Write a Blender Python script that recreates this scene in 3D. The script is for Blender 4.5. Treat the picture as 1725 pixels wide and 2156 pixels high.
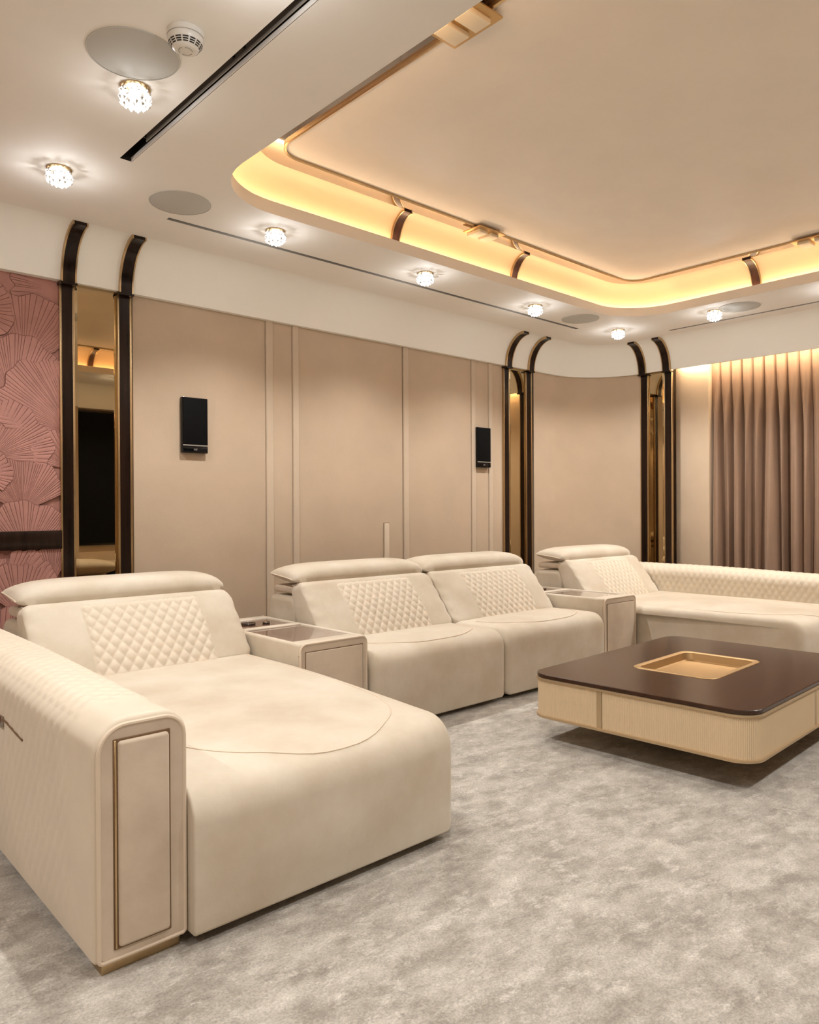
import bpy, bmesh, math, random
from mathutils import Vector, Matrix
for o in list(bpy.data.objects): bpy.data.objects.remove(o)
S = bpy.context.scene
COL = S.collection
PI = math.pi
rnd = random.Random(7)

# ------------------------------------------------------------------ camera
F_PX, W_PX = 1576.0, 1725.0
yaw, pitch, roll = [math.radians(a) for a in (47.63, -0.2162, 0.308)]
fwd = Vector((math.cos(yaw)*math.cos(pitch), math.sin(yaw)*math.cos(pitch), math.sin(pitch)))
rgt = Vector((math.sin(yaw), -math.cos(yaw), 0))
dwn = fwd.cross(rgt)
r2 = rgt*math.cos(roll) + dwn*math.sin(roll)
d2 = -rgt*math.sin(roll) + dwn*math.cos(roll)
cd = bpy.data.cameras.new('camera'); cam = bpy.data.objects.new('camera', cd); COL.objects.link(cam)
cd.sensor_fit = 'HORIZONTAL'; cd.sensor_width = 36.0; cd.lens = 36.0*F_PX/W_PX; cd.clip_start = 0.05
m = Matrix((r2, -d2, -fwd)).transposed().to_4x4(); m.translation = (0, 0, 1.25); cam.matrix_world = m
S.camera = cam
# ------------------------------------------------------------------ world, exposure
w = bpy.data.worlds.new('world'); S.world = w; w.use_nodes = True
w.node_tree.nodes['Background'].inputs[0].default_value = (0.9, 0.75, 0.6, 1)
w.node_tree.nodes['Background'].inputs[1].default_value = 0.1
vs = S.view_settings
vs.view_transform = 'Standard'; vs.look = 'None'; vs.gamma = 1.0; vs.use_curve_mapping = False
vs.exposure = -0.08
LAMP_W = 38.0          # watts of each ceiling spot
LAMP_COL = (1.0, 0.975, 0.94)
GLOW_W = 1.15           # sideways sparkle of each crystal lamp
CRYSTAL_E = 6.0        # glow of the crystals
COVE_E = 21.0          # warm LED strip in the cove
POCKET_E = 120.0        # warm LED strip above the curtain
WARM = (1.0, 0.80, 0.58)
try:
    S.cycles.diffuse_bounces = 5; S.cycles.max_bounces = 8
except Exception: pass

# ------------------------------------------------------------------ materials
def mat(name, col, rough=.5, metal=0., var=0., vscale=4., col2=None, bump=0., bscale=150., sheen=0., coat=0.,
        emit=None, estr=0., ior=1.5, detail=4., stretch=(1, 1, 1), spec=.5, sheen_tint=None, contrast=(.3, .7)):
    m = bpy.data.materials.new(name); m.use_nodes = True
    nt = m.node_tree; b = nt.nodes['Principled BSDF']
    b.inputs['Base Color'].default_value = (*col, 1); b.inputs['Roughness'].default_value = rough
    b.inputs['Metallic'].default_value = metal; b.inputs['IOR'].default_value = ior
    b.inputs['Specular IOR Level'].default_value = spec
    if sheen:
        b.inputs['Sheen Weight'].default_value = sheen; b.inputs['Sheen Roughness'].default_value = .4
        b.inputs['Sheen Tint'].default_value = (*(sheen_tint or (1, .93, .82)), 1)
    if coat: b.inputs['Coat Weight'].default_value = coat; b.inputs['Coat Roughness'].default_value = .05
    if emit:
        b.inputs['Emission Color'].default_value = (*emit, 1); b.inputs['Emission Strength'].default_value = estr
    if var or col2 or bump:
        tc = nt.nodes.new('ShaderNodeTexCoord'); mp = nt.nodes.new('ShaderNodeMapping')
        mp.inputs['Scale'].default_value = stretch
        nt.links.new(tc.outputs['Object'], mp.inputs['Vector'])
    if var or col2:
        n = nt.nodes.new('ShaderNodeTexNoise'); n.inputs['Scale'].default_value = vscale
        n.inputs['Detail'].default_value = detail; n.inputs['Roughness'].default_value = .6
        nt.links.new(mp.outputs[0], n.inputs['Vector'])
        r = nt.nodes.new('ShaderNodeValToRGB')
        c2 = col2 or tuple(min(1, c*(1+var)) for c in col); c1 = col if col2 else tuple(c*(1-var) for c in col)
        r.color_ramp.elements[0].color = (*c1, 1); r.color_ramp.elements[1].color = (*c2, 1)
        r.color_ramp.elements[0].position, r.color_ramp.elements[1].position = contrast
        nt.links.new(n.outputs[0], r.inputs[0]); nt.links.new(r.outputs[0], b.inputs['Base Color'])
    if bump:
        n2 = nt.nodes.new('ShaderNodeTexNoise'); n2.inputs['Scale'].default_value = bscale; n2.inputs['Detail'].default_value = 3
        nt.links.new(mp.outputs[0], n2.inputs['Vector'])
        bp = nt.nodes.new('ShaderNodeBump'); bp.inputs['Strength'].default_value = bump; bp.inputs['Distance'].default_value = .004
        nt.links.new(n2.outputs[0], bp.inputs['Height']); nt.links.new(bp.outputs[0], b.inputs['Normal'])
    return m

M = {}
M['paint'] = mat('ceiling_paint', (.86, .825, .765), .75, var=.015, vscale=3)
M['cornice'] = mat('cornice_paint', (.88, .86, .80), .6)
M['panelc'] = mat('ceiling_panel_paint', (.90, .84, .755), .55, var=.03, vscale=2.2, bump=.05, bscale=40)
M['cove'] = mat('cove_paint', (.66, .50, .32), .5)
M['lacquer'] = mat('dark_lacquer', (.016, .008, .005), .22, var=.5, vscale=30, stretch=(1, 1, .05), spec=.25)
M['lacquer_band'] = mat('dark_gloss_veneer', (.040, .018, .010), .07, var=.4, vscale=20, coat=1.0, ior=1.9, spec=.6)
M['lacquer_band'].node_tree.nodes['Principled BSDF'].inputs['Coat IOR'].default_value = 2.6
M['gold'] = mat('brushed_gold', (.55, .40, .225), .3, 1., var=.06, vscale=60)
M['gold_soft'] = mat('satin_gold', (.62, .42, .20), .42, 1.)
M['mirror'] = mat('bronze_mirror', (.52, .40, .24), .015, 1.)
M['wallfab'] = mat('wall_fabric', (.545, .43, .315), .85, var=.05, vscale=2.5, bump=.25, bscale=260, sheen=.12)
M['batten'] = mat('wall_fabric_strip', (.585, .475, .36), .8, var=.04, vscale=3, bump=.15, bscale=260, sheen=.12)
M['batten_edge'] = mat('fabric_joint', (.20, .13, .08), .9)
M['pink'] = mat('pink_wallpaper', (.42, .205, .17), .75, var=.10, vscale=9, bump=.35, bscale=180)
M['pinkdark'] = mat('pink_wallpaper_line', (.16, .062, .048), .8)
M['cream'] = mat('cream_velvet', (.49, .41, .305), .75, col2=(.635, .575, .48), vscale=2.8, detail=8, sheen=.5, bump=.10, bscale=55, contrast=(.30, .70))
M['cream_quilt'] = mat('cream_velvet_quilted', (.62, .54, .43), .7, var=.04, vscale=5, sheen=.4, bump=.05, bscale=200)
M['cream_dark'] = mat('beige_velvet', (.47, .38, .29), .75, col2=(.60, .50, .39), vscale=3.5, detail=6, sheen=.3, bump=.1, bscale=60, contrast=(.35, .65))
M['piping'] = mat('velvet_piping', (.64, .53, .41), .7, sheen=.3)
M['seam'] = mat('seam_thread', (.46, .33, .21), .8)
M['groove'] = mat('brown_groove', (.16, .09, .04), .6)
M['glass'] = mat('bronze_tinted_glass', (.15, .075, .058), .02, coat=1., ior=1.6)
M['dark'] = mat('dark_plastic', (.02, .016, .014), .35)
M['chrome'] = mat('dark_chrome', (.35, .30, .26), .15, 1.)
M['black'] = mat('black_gloss', (.004, .004, .005), .12, spec=.35)
M['blackcloth'] = mat('black_grille_cloth', (.003, .003, .0035), .7, spec=.12)
M['logo'] = mat('silver_print', (.55, .53, .52), .35, .6)
M['tabletop'] = mat('walnut_gloss', (.032, .012, .005), .23, col2=(.050, .019, .008), vscale=7, stretch=(.25, 2.0, 1), detail=6, spec=.5)
M['champagne'] = mat('champagne_metal', (.56, .42, .26), .38, .75)
M['flute'] = mat('ribbed_cream', (.70, .55, .36), .45, .15)
M['tray'] = mat('tray_gold', (.50, .33, .155), .42, .8)
M['greygrille'] = mat('grey_grille', (.53, .52, .475), .8, bump=.3, bscale=900)
M['white'] = mat('white_plastic', (.76, .74, .69), .3)
M['slotgrey'] = mat('slot_grey', (.30, .27, .23), .6)
M['slotblack'] = mat('slot_black', (.012, .011, .010), .5)
M['core'] = mat('lamp_core', (1, 1, 1), .5, emit=(.97, .985, 1.0), estr=CRYSTAL_E*1.6)
M['crystal'] = mat('crystal_lit', (.9, .9, .9), .05, emit=(.96, .98, 1.0), estr=CRYSTAL_E*.35)
try: M['crystal'].cycles.emission_sampling = 'NONE'
except Exception: pass
M['crystal_dim'] = mat('crystal_shaded_facet', (.50, .47, .42), .04, spec=.8)  # dull copy of the crystal, so facet colours carry the sparkle
M['led'] = mat('warm_led', (1, .8, .5), .5, emit=WARM, estr=COVE_E)
M['led2'] = mat('warm_led_pocket', (1, .8, .5), .5, emit=(1.0, .76, .50), estr=POCKET_E)
M['rib_brown'] = mat('brown_satin', (.055, .021, .012), .33, var=.3, vscale=30, spec=.4)
M['ivory'] = mat('ivory_satin', (.82, .72, .54), .4)
M['curtain'] = mat('taupe_velvet', (.285, .182, .123), .65, var=.06, vscale=3, sheen=.35, sheen_tint=(1, .80, .64), bump=.08, bscale=300)
# carpet
def carpet():
    m = bpy.data.materials.new('carpet'); m.use_nodes = True; nt = m.node_tree; b = nt.nodes['Principled BSDF']
    tc = nt.nodes.new('ShaderNodeTexCoord'); L = nt.links.new
    def noise(sc, det, ro, st=(1, 1, 1), rot=0):
        mp = nt.nodes.new('ShaderNodeMapping'); mp.inputs['Scale'].default_value = st; mp.inputs['Rotation'].default_value = (0, 0, rot)
        L(tc.outputs['Object'], mp.inputs[0])
        n = nt.nodes.new('ShaderNodeTexNoise'); n.inputs['Scale'].default_value = sc; n.inputs['Detail'].default_value = det
        n.inputs['Roughness'].default_value = ro; L(mp.outputs[0], n.inputs['Vector']); return n
    def ramp(n, p0, p1, c0, c1):
        r = nt.nodes.new('ShaderNodeValToRGB'); r.color_ramp.elements[0].position = p0; r.color_ramp.elements[1].position = p1
        r.color_ramp.elements[0].color = (*c0, 1); r.color_ramp.elements[1].color = (*c1, 1); L(n.outputs[0], r.inputs[0]); return r
    big = ramp(noise(4.6, 12, .76, (1.0, 1.5, 1), .5), .40, .62, (.30, .265, .222), (.55, .51, .45))
    hi = ramp(noise(9.0, 10, .80, (1, 1.6, 1), .3), .51, .67, (0, 0, 0), (1, 1, 1))  # pale patches put the pile's mottled sheen into the colour
    fine = ramp(noise(130, 4, .75), .30, .72, (.62, .62, .62), (1.25, 1.25, 1.25))
    mx = nt.nodes.new('ShaderNodeMix'); mx.data_type = 'RGBA'; mx.blend_type = 'MIX'
    L(hi.outputs[0], mx.inputs[0]); L(big.outputs[0], mx.inputs[6]); mx.inputs[7].default_value = (.67, .63, .565, 1)
    ml = nt.nodes.new('ShaderNodeMix'); ml.data_type = 'RGBA'; ml.blend_type = 'MULTIPLY'; ml.inputs[0].default_value = 1
    L(mx.outputs[2], ml.inputs[6]); L(fine.outputs[0], ml.inputs[7]); L(ml.outputs[2], b.inputs['Base Color'])
    b.inputs['Roughness'].default_value = .9; b.inputs['Sheen Weight'].default_value = .25; b.inputs['Specular IOR Level'].default_value = .2
    bn = noise(240, 4, .7); bn2 = noise(30, 4, .6)
    ad = nt.nodes.new('ShaderNodeMath'); ad.operation = 'ADD'; L(bn.outputs[0], ad.inputs[0]); L(bn2.outputs[0], ad.inputs[1])
    bp = nt.nodes.new('ShaderNodeBump'); bp.inputs['Strength'].default_value = .55; bp.inputs['Distance'].default_value = .008
    L(ad.outputs[0], bp.inputs['Height']); L(bp.outputs[0], b.inputs['Normal'])
    return m
M['carpet'] = carpet()

# ------------------------------------------------------------------ helpers
def mk(name, v, f, m, parent=None, smooth=True, ang=40, fm=None, mats=None, struct=False):
    me = bpy.data.meshes.new(name); me.from_pydata([tuple(p) for p in v], [], [tuple(q) for q in f]); me.update()
    for mm in (mats or [m]): me.materials.append(M[mm])
    if fm:
        for p, k in zip(me.polygons, fm): p.material_index = k
    bm = bmesh.new(); bm.from_mesh(me); bmesh.ops.recalc_face_normals(bm, faces=bm.faces); bm.to_mesh(me); bm.free()
    if smooth:
        for p in me.polygons: p.use_smooth = True
        me.set_sharp_from_angle(angle=math.radians(ang))
    o = bpy.data.objects.new(name, me); COL.objects.link(o)
    if parent:
        o.parent = parent
        if parent.type == 'EMPTY': o.matrix_parent_inverse = Matrix.Translation(-parent.location)
    if struct and not parent: o['kind'] = 'structure'
    return o
def thing(name, label, cat, loc=(0, 0, 0), group=None):
    o = bpy.data.objects.new(name, None); COL.objects.link(o); o.location = loc; o.empty_display_size = .1
    o['label'] = label; o['category'] = cat
    if group: o['group'] = group
    return o
def tag(o, label, cat, group=None):
    o['label'] = label; o['category'] = cat
    if group: o['group'] = group
    return o
def dup(root, delta, label=None):
    r = root.copy(); COL.objects.link(r); r.location = root.location + Vector(delta)
    if label: r['label'] = label
    for ch in list(root.children):
        c = ch.copy(); COL.objects.link(c); c.parent = r; c.matrix_parent_inverse = ch.matrix_parent_inverse.copy()
        for g in list(ch.children):
            d = g.copy(); COL.objects.link(d); d.parent = c; d.matrix_parent_inverse = g.matrix_parent_inverse.copy()
    return r
def joinvf(parts):
    V, Fc = [], []
    for v, f in parts:
        o = len(V); V += list(v); Fc += [tuple(i+o for i in q) for q in f]
    return V, Fc
def box(x0, x1, y0, y1, z0, z1):
    v = [(x, y, z) for z in (z0, z1) for y in (y0, y1) for x in (x0, x1)]
    return v, [(0, 2, 3, 1), (4, 5, 7, 6), (0, 1, 5, 4), (2, 6, 7, 3), (0, 4, 6, 2), (1, 3, 7, 5)]
def rbox(x0, x1, y0, y1, z0, z1, r, seg=3):
    bm = bmesh.new(); v, f = box(x0, x1, y0, y1, z0, z1)
    bv = [bm.verts.new(p) for p in v]
    for q in f: bm.faces.new([bv[i] for i in q])
    bmesh.ops.bevel(bm, geom=bm.edges[:], offset=r, segments=seg, affect='EDGES', profile=.5)
    bm.verts.index_update()
    out = [tuple(p.co) for p in bm.verts], [tuple(p.index for p in q.verts) for q in bm.faces]
    bm.free(); return out
def rrect(x0, x1, y0, y1, r, n=8):
    p = []
    for cx, cy, a0 in ((x1-r, y1-r, 0), (x0+r, y1-r, 90), (x0+r, y0+r, 180), (x1-r, y0+r, 270)):
        for i in range(n+1):
            a = math.radians(a0+90*i/n); p.append((cx+r*math.cos(a), cy+r*math.sin(a)))
    return p
def dens(p, step):                    # densify a closed ring
    out = []
    for i in range(len(p)):
        a, b = p[i], p[(i+1) % len(p)]; L = math.dist(a, b); k = max(1, int(math.ceil(L/step)))
        out += [tuple(a[j]+(b[j]-a[j])*t/k for j in range(len(a))) for t in range(k)]
    return out
def loftrings(rings, closed=True, cap0=False, cap1=False):
    n = len(rings[0]); V = [p for r in rings for p in r]; Fc = []
    for i in range(len(rings)-1):
        for j in range(n if closed else n-1):
            k = (j+1) % n
            Fc.append((i*n+j, i*n+k, (i+1)*n+k, (i+1)*n+j))
    if cap0: Fc.append(tuple(range(n-1, -1, -1)))
    if cap1: Fc.append(tuple(range((len(rings)-1)*n, len(rings)*n)))
    return V, Fc
def fillet(pts, rad, seg=6):          # closed polygon with a radius per corner
    out = []; n = len(pts)
    for i in range(n):
        p0, p1, p2 = [Vector(pts[j]) for j in ((i-1) % n, i, (i+1) % n)]
        a = (p0-p1).normalized(); b = (p2-p1).normalized(); r = rad[i]
        if r <= 0: out.append(tuple(p1)); continue
        ang = a.angle(b); d = min(r/math.tan(ang/2), .49*(p0-p1).length, .49*(p2-p1).length); r = d*math.tan(ang/2)
        c = p1+(a+b).normalized()*(r/math.sin(ang/2)); s = p1+a*d-c; e = p1+b*d-c
        tot = s.angle(e); sg = 1 if s.x*e.y-s.y*e.x > 0 else -1
        for k in range(seg+1):
            t = sg*tot*k/seg
            out.append((c.x+s.x*math.cos(t)-s.y*math.sin(t), c.y+s.x*math.sin(t)+s.y*math.cos(t)))
    return out
def normals2(p):                      # inward normals of a closed ring
    n = len(p); A = sum(p[i][0]*p[(i+1) % n][1]-p[(i+1) % n][0]*p[i][1] for i in range(n)); s = 1 if A > 0 else -1
    out = []
    for i in range(n):
        a, b = p[i-1], p[(i+1) % n]; t = Vector((b[0]-a[0], b[1]-a[1]))
        t = t.normalized() if t.length > 1e-9 else Vector((1, 0)); out.append((-t.y*s, t.x*s))
    return out
def stations(x0, x1, r, n=6, step=.06):
    ra, rb_ = r if isinstance(r, tuple) else (r, r)
    L = [(x0+ra*(1-math.cos(PI/2*k/n)), ra*(1-math.sin(PI/2*k/n))) for k in range(n)]
    k = max(2, int((x1-x0-ra-rb_)/step)); mid = [(x0+ra+(x1-x0-ra-rb_)*i/k, 0) for i in range(k+1)]
    R = [(x1-rb_*(1-math.cos(PI/2*k/n)), rb_*(1-math.sin(PI/2*k/n))) for k in range(n-1, -1, -1)]
    return L+mid+R
def extr(profile, a0, a1, r, axis='x', step=.06, defo=None, rn=6):
    """rounded extrusion of a closed profile: axis x -> profile in (y,z); axis y -> profile in (x,z); axis z -> (x,y)"""
    rings = []
    pc = [(max(p[k] for p in profile)+min(p[k] for p in profile))/2 for k in (0, 1)]
    ph = [(max(p[k] for p in profile)-min(p[k] for p in profile))/2 for k in (0, 1)]
    for a, d in stations(a0, a1, r, rn, step):
        ring = []
        for (p, q) in profile:
            u, v = pc[0]+(p-pc[0])*(1-d/ph[0]), pc[1]+(q-pc[1])*(1-d/ph[1])
            pt = (a, u, v) if axis == 'x' else ((u, a, v) if axis == 'y' else (u, v, a))
            ring.append(defo(*pt) if defo else pt)
        rings.append(ring)
    return loftrings(rings, True, True, True)
def tube(pts, r, n=6, closed=False):
    P = [Vector(p) for p in pts]; rings = []; up = None; N = len(P)
    for i, p in enumerate(P):
        a = P[(i-1) % N] if (closed or i > 0) else p; b = P[(i+1) % N] if (closed or i < N-1) else p
        t = (b-a).normalized()
        if up is None: up = t.orthogonal().normalized()
        up = (up-t*up.dot(t)).normalized(); s = t.cross(up)
        rings.append([tuple(p+up*(r*math.cos(2*PI*k/n))+s*(r*math.sin(2*PI*k/n))) for k in range(n)])
    if closed: rings.append(rings[0])
    return loftrings(rings, True, not closed, not closed)
def lathe(prof, c, n=32, cap=True):
    rings = [[(c[0]+r*math.cos(2*PI*k/n), c[1]+r*math.sin(2*PI*k/n), c[2]+z) for k in range(n)] for r, z in prof]
    return loftrings(rings, True, cap, cap)
def sm(a, b, x):
    t = max(0, min(1, (x-a)/(b-a))); return t*t*(3-2*t)

# ------------------------------------------------------------------ the room shell
ZC = 2.97; CB = 2.67; YW = 4.90; YC = 4.838; XC = 7.16
X0, X1, Y0, Y1 = -1.3, 7.62, -0.95, 5.05
mk('floor', *box(X0, X1, Y0, Y1, -.05, 0), 'carpet', smooth=False, struct=True)
wl = mk('wall_left', *box(X0-.1, X0, Y0, Y1, 0, 3.4), 'wallfab', smooth=False, struct=True)
mk('wall_front', *box(X0, X1, Y0-.1, Y0, 0, 3.4), 'wallfab', smooth=False, struct=True)
wr = mk('wall_rear', *box(X0, X1, YW, Y1, 0, 3.4), 'wallfab', smooth=False, struct=True)
wR = mk('wall_right', *box(7.55, X1, Y0, YW, 0, 3.4), 'wallfab', smooth=False, struct=True)
# opening and slots in the soffit
OP = [1.90, 6.15, .21, 3.75]
def ring_op(e, r, z, n=10): return [(x, y, z) for x, y in rrect(OP[0]-e, OP[1]+e, OP[2]-e, OP[3]+e, r, n)]
SLOTS = [(1.427, 1.487, .30, 3.648), (1.93, 6.04, 4.198, 4.234), (6.752, 6.788, .40, 3.662)]
bm = bmesh.new(); eds = []
def addring(pts):
    vv = [bm.verts.new(p) for p in pts]
    for i in range(len(vv)): eds.append(bm.edges.new((vv[i], vv[(i+1) % len(vv)])))
addring([(X0, Y0, ZC), (X1, Y0, ZC), (X1, Y1, ZC), (X0, Y1, ZC)])
addring(ring_op(0, .45, ZC))
for a, b, c, d in SLOTS: addring([(a, c, ZC), (b, c, ZC), (b, d, ZC), (a, d, ZC)])
bmesh.ops.triangle_fill(bm, use_beauty=True, edges=eds)
for f in bm.faces:
    if f.normal.z > 0: f.normal_flip()
me = bpy.data.meshes.new('ceiling'); bm.to_mesh(me); bm.free(); me.materials.append(M['paint'])
ceil = bpy.data.objects.new('ceiling', me); COL.objects.link(ceil); ceil['kind'] = 'structure'
mk('lip', *loftrings([ring_op(0, .45, ZC), ring_op(0, .45, 3.045), ring_op(.022, .47, 3.045), ring_op(.022, .47, 3.0), ring_op(.08, .53, 3.0)]), 'paint', ceil)
# cove surface between the trough and the flat band, then band and panel
BO = [2.07, 6.03, .36, 3.685]; TR = [2.240, 5.90, .47, 3.56]; ZB = 3.238
A4 = [OP[0]-.08, OP[1]+.08, OP[2]-.08, OP[3]+.08]
def lerp(a, b, t): return a+(b-a)*t
cr = []
NA = 12
for k in range(NA+1):
    t = PI/2*k/NA; u = 1-math.cos(t); z = 3.04+(ZB-3.04)*math.sin(t)
    q = [lerp(A4[i], BO[i], u) for i in range(4)]; r = lerp(.53, .33, u)
    cr.append([(x, y, z) for x, y in rrect(q[0], q[1], q[2], q[3], r, 10)])
cr.insert(0, [(x, y, 3.0) for x, y, z in cr[0]])
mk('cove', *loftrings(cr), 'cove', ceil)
rb = [(x, y, ZB) for x, y in rrect(*BO, .33, 10)]; rt = [(x, y, ZB) for x, y in rrect(*TR, .16, 10)]
mk('cove_band', *loftrings([rb, rt]), 'lacquer_band', ceil)
def trr(e, z): return [(x, y, z) for x, y in rrect(TR[0]+e, TR[1]-e, TR[2]+e, TR[3]-e, .16-e, 10)]
mk('panel_trim', *loftrings([trr(-.002, ZB), trr(-.002, ZB-.012), trr(.004, ZB-.016), trr(.013, ZB-.012), trr(.013, ZB+.01)]), 'gold', ceil)
pr_ = trr(.012, ZB-.002)
mk('ceiling_panel', pr_, [tuple(range(len(pr_)))], 'panelc', ceil, smooth=False)
lr = lambda e, z: ring_op(e, .45+e, z)
mk('led_strip', *loftrings([lr(.046, 3.030), lr(.046, 3.038), lr(.060, 3.038), lr(.060, 3.030)]), 'led', ceil)
mk('roof_slab', *box(X0, X1, Y0, Y1, 3.35, 3.4), 'paint', ceil, smooth=False)

# cornice swept round the room
def path_pts():
    P = []                                 # (x, y, inward normal)
    for i in range(13): P.append((X0+(6.52-X0)*i/12, YC, (0, -1)))
    for i in range(1, 17):
        a = PI/2*(1-i/16); P.append((6.52+.64*math.cos(a), 4.20+.64*math.sin(a), (-math.cos(a), -math.sin(a))))
    for i in range(1, 11):
        y = 4.20+(Y0-4.20)*i/10; P.append((XC+.03*(4.2-y), y, (-1, 0)))
    return P
CA, CH = .235, ZC-CB
def cpro(under):
    pr = [(-under, CB+.03), (-under, CB), (0, CB)]
    for k in range(1, 15):
        t = PI/2*k/14; pr.append((CA*(1-math.cos(t)), CB+CH*math.sin(t)))
    return pr
PP = path_pts()
def sweep(P, pr): return loftrings([[(x+n[0]*d, y+n[1]*d, z) for d, z in pr] for x, y, n in P], False)
mk('trim_1', *sweep(PP[:29], cpro(.06)), 'cornice', struct=True)
mk('trim_2', *sweep(PP[28:], cpro(.018)), 'cornice', struct=True)
mk('trim_3', *joinvf([sweep([(X0+(X1-X0)*i/6, Y0+.06, (0, 1)) for i in range(7)], cpro(.06))]), 'cornice', struct=True)
mk('led_strip', *box(7.285, 7.297, .45, 3.84, 2.722, 2.728), 'led2', bpy.data.objects['trim_2'], smooth=False)
mk('pocket_top', *box(XC+.165, 7.56, Y0, 3.87, 2.76, 2.78), 'paint', bpy.data.objects['trim_2'], smooth=False)
# curved corner wall
ca = [(6.20, 4.875)]+[(6.52+.675*math.cos(a), 4.20+.675*math.sin(a)) for a in [PI/2*(1-i/20) for i in range(21)]]+[(7.195, 4.19)]
mk('wall_corner', *loftrings([[(x, y, 0) for x, y in ca], [(x, y, 2.74) for x, y in ca]], False), 'wallfab', struct=True, ang=60)
# fabric panels, battens and a narrow pull on the rear wall
def wpanel(x0, x1): mk('fabric_panel', *rbox(x0, x1, 4.879, 4.905, .0, 2.72, .004, 2), 'wallfab', wr)
def batten(x0, x1, z1=2.72):
    mk('batten', *rbox(x0, x1, 4.868, 4.90, .0, z1, .008, 3), 'batten', wr)
wpanel(1.985, 2.992)
for a, b in ((3.060, 3.230), (3.292, 4.372), (4.444, 5.250), (5.314, 5.497), (5.558, 5.716)): wpanel(a, b)
for a, b in ((2.995, 3.057), (3.233, 3.289), (4.380, 4.441), (5.253, 5.311), (5.500, 5.555)): batten(a, b)
mk('door_joint', *box(4.372, 4.378, 4.8835, 4.90, 0, 2.72), 'batten_edge', wr, smooth=False)
mk('door_pull', *rbox(4.152, 4.206, 4.866, 4.885, .3, 1.13, .006, 2), 'batten', wr)
for xx in (4.148, 4.207): mk('pull_joint', *box(xx, xx+.004, 4.8775, 4.88, .3, 1.134), 'batten_edge', wr, smooth=False)
mk('pull_joint', *box(4.148, 4.211, 4.8775, 4.88, 1.131, 1.135), 'batten_edge', wr, smooth=False)
mk('fabric_panel', *rbox(7.325, 7.56, 3.540, 3.90, 0, 2.76, .01, 3), 'wallfab', wR)

# pink wallpaper relief of fan leaves, dark rail
pk = mk('wallpaper_panel', *box(X0, 1.53, 4.888, 4.90, 0, 2.72), 'pink', wr, smooth=False)
def fan(cx, cz, R, a0, a1, n, y, seed):
    rr = random.Random(seed); V, Fc, fm = [], [], []
    cuts = [0]
    for i in range(n): cuts.append(cuts[-1]+rr.uniform(.55, 1.45))
    cuts = [c/cuts[-1] for c in cuts]
    ph1, ph2 = rr.uniform(0, 6), rr.uniform(0, 6)
    def rad(u): return R*(1+.035*math.sin(5*PI*u+ph1)+.02*math.sin(11*PI*u+ph2)-.16*abs(2*u-1)**3)
    NR = 5; cols = []
    for i in range(n):
        w_ = cuts[i+1]-cuts[i]; g = min(.22, .0028/(R*.9*math.radians(abs(a1-a0))*w_))
        cols += [(cuts[i], 0, 1), (cuts[i]+w_*g, 1, 0), (cuts[i]+w_*.5, 1.5, 0), (cuts[i+1]-.0001, 1, 0)]
    for u, h, mi in cols:
        a = math.radians(a0+(a1-a0)*u); ro = rad(u)
        for k in range(NR):
            r = ro*(.12+.88*k/(NR-1)); e = 0 if k == NR-1 else 1
            x = min(cx+r*math.cos(a), 1.529); z = min(2.71, max(0.01, cz+r*math.sin(a)))
            V.append((x, y-.010*(k/(NR-1))-.0022*h, z))
        # outline lip
    nc = len(cols)
    for i in range(nc-1):
        for k in range(NR-1):
            Fc.append((i*NR+k, (i+1)*NR+k, (i+1)*NR+k+1, i*NR+k+1)); fm.append(cols[i][2])
    o0 = len(V)                               # darker rim along the scalloped edge
    for i, (u, h, mi) in enumerate(cols):
        a = math.radians(a0+(a1-a0)*u); ro = rad(u)
        for q in (0, .0045):
            V.append((min(cx+(ro+q)*math.cos(a), 1.529), y-(.0098 if q == 0 else .004), min(2.71, max(.01, cz+(ro+q)*math.sin(a)))))
    for i in range(nc-1):
        Fc.append((o0+2*i, o0+2*i+2, o0+2*i+3, o0+2*i+1)); fm.append(1)
        Fc.append((i*NR+NR-1, (i+1)*NR+NR-1, o0+2*i+2, o0+2*i)); fm.append(1)
    mk('fan_leaf', V, Fc, None, pk, smooth=False, fm=fm, mats=['pink', 'pinkdark'])
def px2(x, y): return 1.192+x*.00273, 2.678-(y-568)*.00281
FANS = [(190, 590, 165, 150, 200, 12), (-52, 660, 78, -60, 95, 14), (48, 757, 148, 25, 148, 22), (28, 850, 150, 38, 140, 20), (158, 905, 185, 100, 178, 22),
        (-22, 965, 132, -12, 100, 20), (150, 985, 98, 100, 170, 12), (42, 1078, 113, 25, 152, 30), (50, 1172, 118, 28, 150, 22),
        (-40, 1000, 62, -40, 100, 12),
        (10, 1160, 75, 200, 330, 10), (105, 1235, 82, 60, 150, 16), (0, 1262, 120, 20, 80, 8), (34, 1298, 112, 10, 140, 18), (0, 1375, 95, 30, 130, 14), (110, 1370, 95, 40, 150, 14)]
for i, (x, y, R, a0, a1, n) in enumerate(FANS):
    c = px2(x, y); fan(c[0], c[1], R*.00277, a0, a1, int(n*1.4), 4.888-.0012*i+(.008 if i == 0 else -.005 if i == 1 else .004 if i in (6, 10) else 0), 100+i)
for i in range(26):
    fan(.68-.36*(i % 4)+rnd.uniform(-.05, .05), 2.35-.40*(i//4)+rnd.uniform(-.05, .05), .36, 30+rnd.uniform(-15, 15), 150+rnd.uniform(-15, 15), 18, 4.8870-.0002*i, 300+i)
mk('rail', *rbox(X0, 1.528, 4.852, 4.89, 1.018, 1.131, .003, 2), 'lacquer', wr)

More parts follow.
